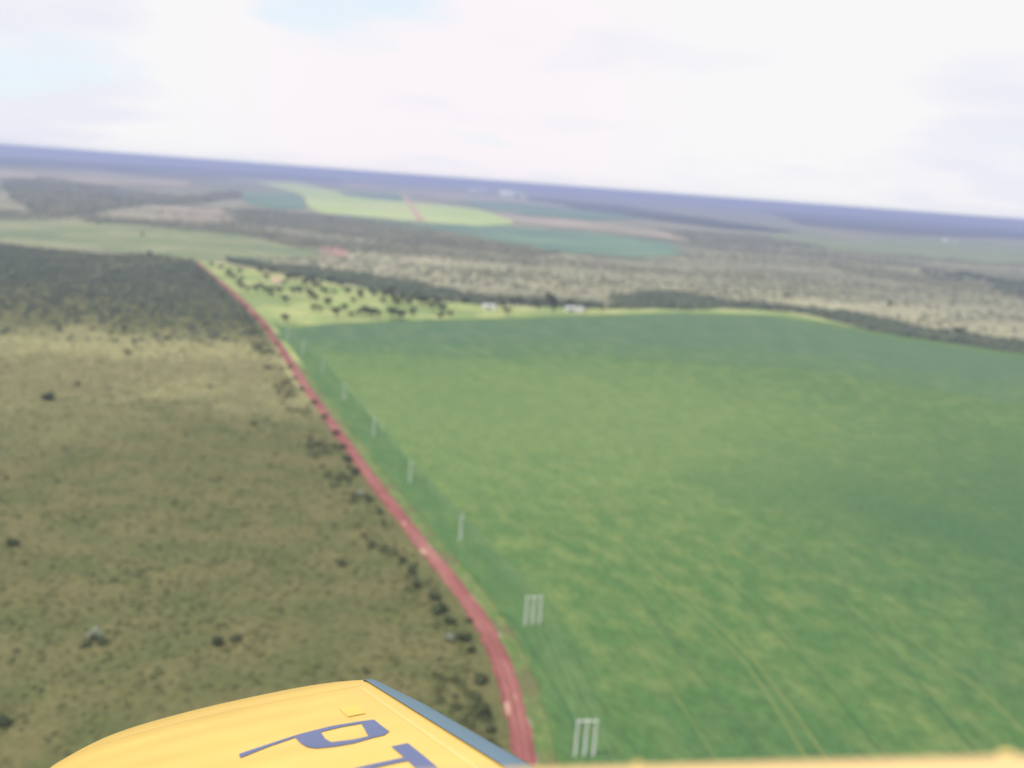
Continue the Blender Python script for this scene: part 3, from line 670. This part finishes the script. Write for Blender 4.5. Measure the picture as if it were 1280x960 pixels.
# the aircraft frame: local x forward, y outward along the wing, z up
A = empty('light_aircraft', EYE-WN*WH, 'yellow light aircraft with blue registration letters on its wing, seen from its cockpit', 'aircraft')
A.matrix_world = Matrix(((WC.x, WS.x, WN.x, (EYE-WN*WH).x), (WC.y, WS.y, WN.y, (EYE-WN*WH).y), (WC.z, WS.z, WN.z, (EYE-WN*WH).z), (0, 0, 0, 1)))
# planform: leading and trailing edge at each span station
S_ST = [.70, 1.4, 2.2, 2.8, 3.2, 3.6, 4.0, 4.3, 4.6, 4.82, 5.0, 5.1, 5.2, 5.3, 5.38, 5.44, 5.49, 5.515]
def le(s): 
    xs = [.7, 4.9, 5.0, 5.15, 5.25, 5.33, 5.40, 5.45, 5.49, 5.515]; ys = [.865, .82, .80, .715, .645, .575, .50, .40, .30, .20]
    return float(np.mean(np.interp(np.linspace(s-.05, s+.05, 7).clip(0, 5.515), xs, ys)))
def te(s):
    xs = [.7, 3.6, 4.3, 4.78, 5.07, 5.32, 5.40, 5.455, 5.495, 5.515]; ys = [-.82, -.74, -.67, -.59, -.49, -.38, -.27, -.14, .02, .16]
    return float(np.mean(np.interp(np.linspace(s-.05, s+.05, 7).clip(0, 5.515), xs, ys)))
def tipdrop(s): return .030*max(0, (s-4.75)/.76)**2
def camber(u, s):                             # thickness above the wing plane, u from trailing 0 to leading 1
    q = float(np.interp(s, [0, 4.6, 5.2, 5.515], [1, 1, .6, .12]))
    rib = .0015*math.cos(math.tau*s/.36)       # fabric drawn down between the ribs
    return q*(.060*math.sin(math.pi*min(1, u**.62))**.8*(1 if u < 1 else 0)+rib*math.sin(math.pi*u))-tipdrop(s)
NU = 26; spans = sorted(set(S_ST+[round(.7+.045*i, 4) for i in range(int((5.2-.7)/.045)+1)])); V = []; F = []
us = [0.5-.5*math.cos(math.pi*i/NU) for i in range(NU+1)]
def surf(c, s, h=0.0):
    a, b = te(s), le(s); u = min(1, max(0, (c-a)/max(.01, b-a))); return Vector((c, s, camber(u, s)-.010+h))
for s in spans:
    a, b = te(s), le(s)
    for u in us: V.append((a+(b-a)*u, s, camber(u, s)-.010))
    for u in us[::-1][1:-1]: V.append((a+(b-a)*u, s, -.010-tipdrop(s)-.075*math.sin(math.pi*u**.7)*float(np.interp(s, [0, 4.6, 5.515], [1, 1, .15]))))
nr = len(us)+len(us)-2
for i in range(len(spans)-1):
    for j in range(nr):
        a, b = i*nr+j, i*nr+(j+1) % nr; F.append((a, b, b+nr, a+nr)[::-1])
F.append(tuple(range((len(spans)-1)*nr, len(spans)*nr))[::-1])
wing = link('wing', mesh('wing', V, F, True), M_yel, A)
# slate-blue leading-edge strip, a rounded bead along the straight part of the edge
ls = [s for s in spans if s <= 4.97]; V = []; F = []
for i, s in enumerate(ls):
    b = le(s); w_ = .062*min(1, (4.99-s)/1.1+.25)
    for dx, dz in ((-.03, .0005), (w_*.45, -.005), (w_, -.030), (w_*.9, -.060), (w_*.4, -.075), (-.02, -.075)): V.append((b+dx, s, dz))
    if i:
        k0 = 6*(i-1)
        for j in range(5): F.append((k0+j, k0+j+1, k0+j+7, k0+j+6)[::-1])
F.append((0, 1, 2, 3, 4, 5)); k0 = 6*(len(ls)-1); F.append(tuple(k0+j for j in range(5, -1, -1)))
link('leading_edge_strip', mesh('leading_edge_strip', V, F, True), M_steel, wing)
def decal(name, outline, mat, holes=(), h=.0025, t=.002, step=.03):
    """painted character: a grid of small cells following the wing skin, cut to the outline (c, s pairs)"""
    xs = [p[0] for p in outline]; ys = [p[1] for p in outline]
    loops = [outline]+list(holes)
    pts = []
    for lp in loops:
        l = []
        for i in range(len(lp)):
            a, b = lp[i], lp[(i+1) % len(lp)]; k = max(1, int(math.dist(a, b)/step))
            for j in range(k): l.append(Vector((a[0]+(b[0]-a[0])*j/k, a[1]+(b[1]-a[1])*j/k, 0)))
        pts.append(l)
    tri = tessellate_polygon(pts); flat = [p for l in pts for p in l]
    vv = [surf(p.x, p.y, h) for p in flat]; ff = []
    for t3 in tri:
        a, b, c = (flat[i] for i in t3); ff.append(tuple(t3) if (b-a).cross(c-a).z > 0 else tuple(reversed(t3)))
    import bmesh
    bm = bmesh.new(); bv = [bm.verts.new(p) for p in vv]
    for q in ff:
        try: bm.faces.new([bv[i] for i in q])
        except ValueError: pass
    for _ in range(3):
        bmesh.ops.subdivide_edges(bm, edges=[e for e in bm.edges if e.calc_length() > .05], cuts=1)
        bmesh.ops.triangulate(bm, faces=bm.faces)
    for v_ in bm.verts: v_.co = surf(v_.co.x, v_.co.y, h)
    me = bpy.data.meshes.new(name); bm.to_mesh(me); bm.free()
    return link(name, me, mat, wing)
def arc(cx, cy, rx, ry, a0, a1, n=10): return [(cx+rx*math.cos(math.radians(a0+(a1-a0)*i/n)), cy+ry*math.sin(math.radians(a0+(a1-a0)*i/n))) for i in range(n+1)]
# letter P: foot at c=.14, head at c=.64 (towards the leading edge), stem outboard at s=4.00, bowl inboard
def skin(lst):                                # where these marks lie on the curved wing skin
    o = []
    for x, y in lst:
        h = .02
        for _ in range(8): c, q = wingco(280+x/3.2, 840+y/3.2, h); h = .5*h+.5*(surf(c, q).z)
        o.append((c, q))
    return o
P_out = skin([(60, 330), (300, 251), (430, 218), (540, 200), (600, 192), (662, 240), (640, 255), (600, 264), (520, 287), (440, 301), (370, 308), (335, 303), (308, 288), (285, 264), (170, 304), (66, 346)])
P_in = skin([(388, 242), (470, 222), (550, 208), (568, 240), (578, 259), (520, 272), (430, 283), (406, 270)])
decal('letter_p', P_out, M_blue, [P_in])
# letter T: bar at the head, stem running back
(ca, sa), (cb2, sb) = skin([(670, 300), (740, 290)]); cs_, ss_ = skin([(722, 350)])[0]
T_out = [(cb2, sa), (ca, sa), (ca, ss_+.02), (.12, ss_+.02), (.12, ss_-.03), (ca, ss_-.03), (ca, sa-.46), (cb2, sa-.46)]
decal('letter_t', T_out, M_blue)
# hatch plate above the P, the joint of the tip bow and a spanwise ridge highlight painted as a paler line
c0_, s0_ = wingco(441, 893)
decal('inspection_cover', [(c0_-.035, s0_+.11), (c0_+.035, s0_+.11), (c0_+.035, s0_-.11), (c0_-.035, s0_-.11)], M_ylt, h=.003)
M_seamlight = paint('paler_yellow_seam_highlight', (.85, .60, .19), .42)
for c0_, s0_, c1_, s1_, w_ in [(.735, 4.75, .76, .8, .016), (-.40, 4.86, .775, 4.80, .028)]:
    hx, hy = (w_/2, 0) if abs(c1_-c0_) < .1 else (0, w_/2)
    decal('seam_and_highlight', [(c0_-hx, s0_+hy), (c1_-hx, s1_-hy), (c1_+hx, s1_-hy), (c0_+hx, s0_+hy)] if hx else [(c0_, s0_+hy), (c0_, s0_-hy), (c1_, s1_-hy), (c1_, s1_+hy)], M_seamlight, h=.0008)
# cockpit side: sill seen along the lower edge of the view, falling away to the fuselage flank
AI = A.matrix_world.inverted()
def loc(x, y, d): return AI @ (EYE+ray(x, y).normalized()*d)
sA, sB = loc(640, 957, 1.62), loc(1280, 940, 1.42); dS = sB-sA
path = [sA-dS*1.1, sA-dS*.5, sA, sA+dS*.33, sA+dS*.66, sB, sB+dS*.5, sB+dS*1.2]
inw = Vector((dS.y, -dS.x, 0)).normalized()                    # towards the cabin
if inw.y > 0: inw = -inw
prof = [(-.55, -.62), (-.30, -.42), (-.02, -.06), (.0, -.02), (.012, .0), (.030, .006), (.075, .006), (.10, -.005), (.11, -.04), (.11, -.30)]   # (inboard, up)
V = []; F = []
for i, p in enumerate(path):
    for q, z in prof: V.append(p+inw*q+Vector((0, 0, z)))
    if i:
        k0 = len(prof)*(i-1)
        for j in range(len(prof)-1): F.append((k0+j, k0+j+1, k0+j+1+len(prof), k0+j+len(prof)))
fus = link('fuselage_side', mesh('fuselage_side', V, F, True), M_yel2, A)
for px_, w_ in ((829, .004), (1262, .009)):
    k = (px_-640)/640; p = sA.lerp(sB, k); u = dS.normalized(); o = []
    vs = []
    for z, gx in ((.001, 1), (.003, .8)):
        for a, b in ((-1, 0), (1, 0), (1, 1), (-1, 1)): vs.append(p+u*(a*w_*gx)+inw*(.004+b*.07*gx)+Vector((0, 0, z)))
    fs = [(3, 2, 1, 0), (4, 5, 6, 7)]+[(i, (i+1) % 4, (i+1) % 4+4, i+4) for i in range(4)]
    link('latch', mesh('latch', vs, fs), M_ylt, fus)

# ------------------------------------------------------------------ the haze
HM = bpy.data.materials.new('haze_air'); HM.use_nodes = True; t = HM.node_tree
for nn in list(t.nodes):
    if nn.type != 'OUTPUT_MATERIAL': t.nodes.remove(nn)
pv = t.nodes.new('ShaderNodeVolumePrincipled'); pv.inputs['Color'].default_value = (.56, .645, 1.0, 1); pv.inputs['Density'].default_value = 1.2e-4
pv.inputs['Anisotropy'].default_value = .3
t.links.new(pv.outputs[0], [n_ for n_ in t.nodes if n_.type == 'OUTPUT_MATERIAL'][0].inputs['Volume'])
v, f = box(-80000, 80000, -80000, 80000, -2, ALT+6)
hb = link('haze', mesh('haze', v, f), HM); tag(hb, kind='stuff')
